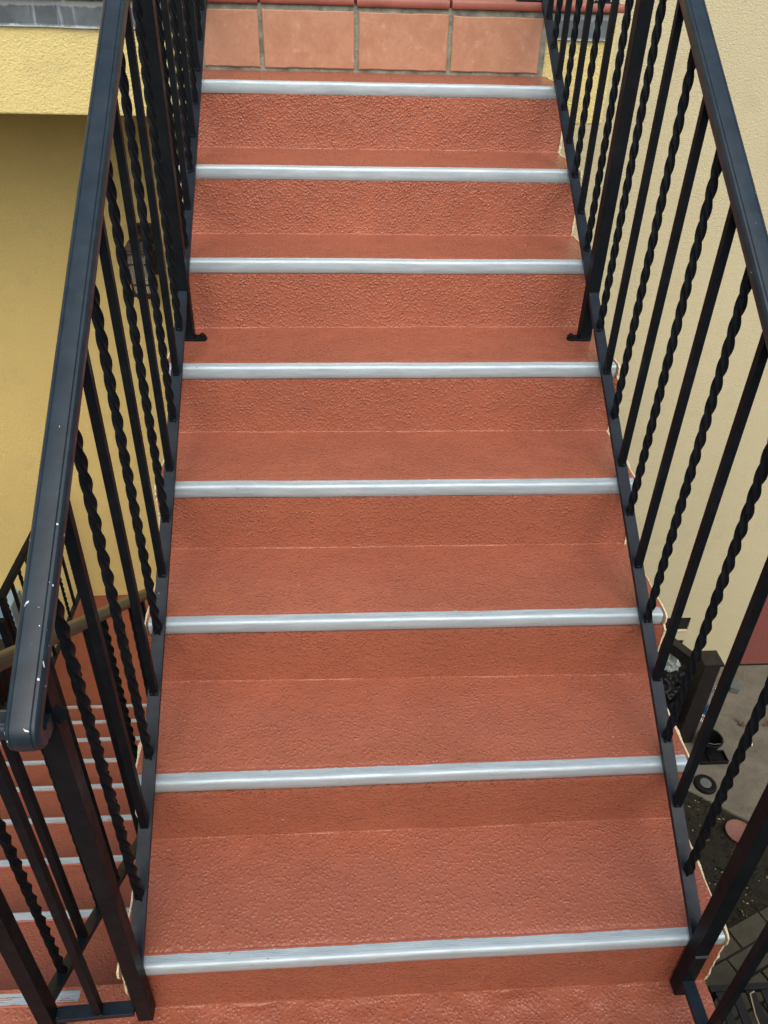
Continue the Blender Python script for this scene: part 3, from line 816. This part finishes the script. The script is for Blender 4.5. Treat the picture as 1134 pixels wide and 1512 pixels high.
def beam(a0, a1, w, z0, z1, name='rail'):
    p, q = st+d*a0, st+d*a1; h = nrm*(w/2); mb = MB()
    mb.quadbox([(r.x, r.y, z0) for r in (p-h, q-h, q+h, p+h)]+[(r.x, r.y, z1) for r in (p-h, q-h, q+h, p+h)]); return mb.build(name, 'brown', f, bevel=.003)
beam(0, .70, .048, ZG+.62, ZG+.70); beam(.001, .70, .062, ZG+.7005, ZG+.716, 'rail_cap'); beam(0, .70, .048, ZG+.10, ZG+.18)
for i, s in enumerate((.27, .52)): beam(s, s+.07, .030, ZG+.185, ZG+.618, 'picket')

# crumpled plastic bag behind the fence
import bmesh
def blob(name, c, r, mat, seed, amp=.25, sq=(1,1,1)):
    bm = bmesh.new(); bmesh.ops.create_icosphere(bm, subdivisions=5, radius=1)
    for vv in bm.verts:
        p = vv.co.copy(); k = 1+amp*(abs(noise.noise(p*2.2+Vector((seed,0,0))))*-1.6+.4)+amp*.5*noise.noise(p*6+Vector((0,seed,0)))
        vv.co = Vector((p.x*r*sq[0]*k, p.y*r*sq[1]*k, max(-.95*r*sq[2], p.z*r*sq[2]*k)))
    me = bpy.data.meshes.new(name); bm.to_mesh(me); bm.free(); me.polygons.foreach_set('use_smooth', [True]*len(me.polygons)); me.materials.append(M[mat])
    o = bpy.data.objects.new(name, me); COL.objects.link(o); o.location = c; return o
o = blob('plastic_bag', (2.765, 3.03, ZG+.42), .085, 'bag', 3, .5, (.8, .9, 1.5)); tag(o, 'pale crumpled plastic bag lying on the black sack behind the fence', 'bag')
o = blob('rubbish_sack', (2.80, 2.98, ZG+.20), .20, 'blackp', 8, .35, (1.15, 1.15, 1.0)); tag(o, 'black rubbish sack standing behind the brown fence under the pale bag', 'sack')
# water bottle standing behind the post
t = thing('water_bottle', (3.09, 2.80, ZG), 'clear plastic water bottle with blue label beside the fence post', 'bottle')
bx, by = 3.075, 2.835
mb = MB(); pr = [(0, 0), (.036, .002), (.040, .01)]
for i in range(14): pr += [(.040, .02+.018*i), (.0375, .028+.018*i)]
pr += [(.039, .285), (.030, .315), (.016, .335), (.0145, .350)]
mb.lathe((bx, by, ZG), pr, 24); mb.build('bottle_body', 'pet', t, smooth=50)
mb = MB(); mb.lathe((bx, by, ZG), [(.0408, .095), (.0408, .155)], 24); mb.build('label', 'label', t, smooth=50)
mb = MB(); mb.lathe((bx, by, ZG), [(.0165, .340), (.0165, .358), (0, .359)], 20); mb.build('bottle_cap', 'paper', t, smooth=40)
# small metal bracket-like grey box near the red wall
t = thing('metal_box', (3.47, 3.12, ZG), 'small grey green metal box on the concrete near the red wall', 'box')
mb = MB(); mb.quadbox([(3.37, 3.10, ZG), (3.43, 3.08, ZG), (3.46, 3.15, ZG), (3.38, 3.17, ZG), (3.37, 3.10, ZG+.05), (3.43, 3.08, ZG+.05), (3.46, 3.15, ZG+.05), (3.38, 3.17, ZG+.05)]); mb.build('box_body', 'greyp', t, bevel=.003)
mb = MB(); mb.quadbox([(3.368, 3.098, ZG+.0505), (3.432, 3.078, ZG+.0505), (3.462, 3.152, ZG+.0505), (3.378, 3.172, ZG+.0505), (3.368, 3.098, ZG+.056), (3.432, 3.078, ZG+.056), (3.462, 3.152, ZG+.056), (3.378, 3.172, ZG+.056)]); mb.build('lid', 'greyp', t)

# black slatted bench in the lower right corner
bn = thing('slatted_bench', (2.6, .6, ZG), 'black metal slatted bench on the pavers at the bottom right corner', 'bench')
zs = ZG+.42
for i in range(6):
    x = 2.20+.075*i; mb = MB(); mb.box(x, x+.045, -.35, .86, zs, zs+.014); mb.build('slat', 'dull', bn, bevel=.003)
for y in (-.35, .868):
    mb = MB(); mb.box(2.185, 2.645, y, y+.03, zs-.035, zs+.0); mb.build('cross_bar', 'dull', bn, bevel=.003)
for x in (2.20, 2.61):
    for y in (-.34, .86):
        mb = MB(); mb.box(x, x+.025, y, y+.025, ZG, zs-.036); mb.build('leg', 'iron', bn, bevel=.002)
mb = MB(); mb.tube([(2.34, -.3, zs+.022), (2.335, .3, zs+.020), (2.345, .75, zs+.022), (2.36, .84, zs+.024), (2.385, .85, zs+.022)], .0035, 8)
tag(mb.build('cord', 'cable', smooth=60), 'thin tan cord lying along the black bench', 'cord')

# things left of the lower landing
t = thing('utility_cabinet', (-2.05, 3.2, ZG), 'blue grey door panel behind the far left railing', 'cabinet')
mb = MB(); mb.box(-2.35, -1.74, 3.20, 3.378, ZG, -1.86); mb.build('cabinet_body', 'blue', t, bevel=.006)
mb = MB(); mb.box(-1.86, -1.852, 3.193, 3.1985, ZG+.05, -1.88); mb.build('door_gap', 'dark', t)
t = thing('louvred_unit', (-1.75, 2.3, ZG), 'dark brown louvred outdoor unit at the left edge behind the railings', 'outdoor unit')
mb = MB(); mb.box(-2.25, -1.42, 2.05, 2.55, -2.60, -1.52); mb.build('housing', 'brown', t, bevel=.01)
for i in range(44):
    z = -2.55+.0225*i; mb = MB(); mb.quadbox([(-2.22, 2.030, z), (-1.45, 2.030, z), (-1.45, 2.0485, z+.006), (-2.22, 2.0485, z+.006), (-2.22, 2.030, z+.004), (-1.45, 2.030, z+.004), (-1.45, 2.0485, z+.012), (-2.22, 2.0485, z+.012)]); mb.build('louvre', 'brown', t)
for x in (-2.15, -1.55):
    mb = MB(); mb.box(x, x+.04, 2.1, 2.5, ZG-.05, -2.605); mb.build('leg', 'iron', t)

# ---------------------------------------------------------------- light, sky, camera
EL, AZ = math.radians(50), math.radians(178)      # sun direction (azimuth measured from +Y towards +X)
w = bpy.data.worlds.new('World'); sc.world = w; w.use_nodes = True
nt = w.node_tree; bg = nt.nodes['Background']; sky = nt.nodes.new('ShaderNodeTexSky'); sky.sky_type = 'NISHITA'; sky.sun_disc = False
sky.sun_elevation = EL; sky.sun_rotation = AZ; sky.dust_density = 3; sky.air_density = 1; sky.ozone_density = 1
nt.links.new(sky.outputs[0], bg.inputs[0]); bg.inputs[1].default_value = .15
sd = bpy.data.lights.new('sun', 'SUN'); sd.energy = 1.5; sd.angle = math.radians(80); sd.color = (1, .87, .71)
so = bpy.data.objects.new('sun', sd); COL.objects.link(so)
dirv = Vector((math.sin(AZ)*math.cos(EL), math.cos(AZ)*math.cos(EL), math.sin(EL)))
so.rotation_euler = dirv.to_track_quat('Z', 'Y').to_euler(); so.location = dirv*10
cam = bpy.data.cameras.new('camera'); co = bpy.data.objects.new('camera', cam); COL.objects.link(co)
Rv = Vector((.997805, -.061065, .02561)); Uv = Vector((.014101, .573838, .818848)); Fv = Vector((.064699, .816689, -.573439))
mw = Matrix((( Rv.x, Uv.x, -Fv.x, .39219), (Rv.y, Uv.y, -Fv.y, -.78176), (Rv.z, Uv.z, -Fv.z, 1.65881), (0, 0, 0, 1)))
co.matrix_world = mw; cam.sensor_fit = 'HORIZONTAL'; cam.sensor_width = 36; cam.lens = 36*1149.44/1134; cam.clip_start = .02; cam.clip_end = 2000
sc.camera = co
sc.view_settings.view_transform = 'Standard'; sc.view_settings.look = 'None'; sc.view_settings.exposure = .62; sc.view_settings.gamma = 1
sc.render.resolution_x = 768; sc.render.resolution_y = 1024
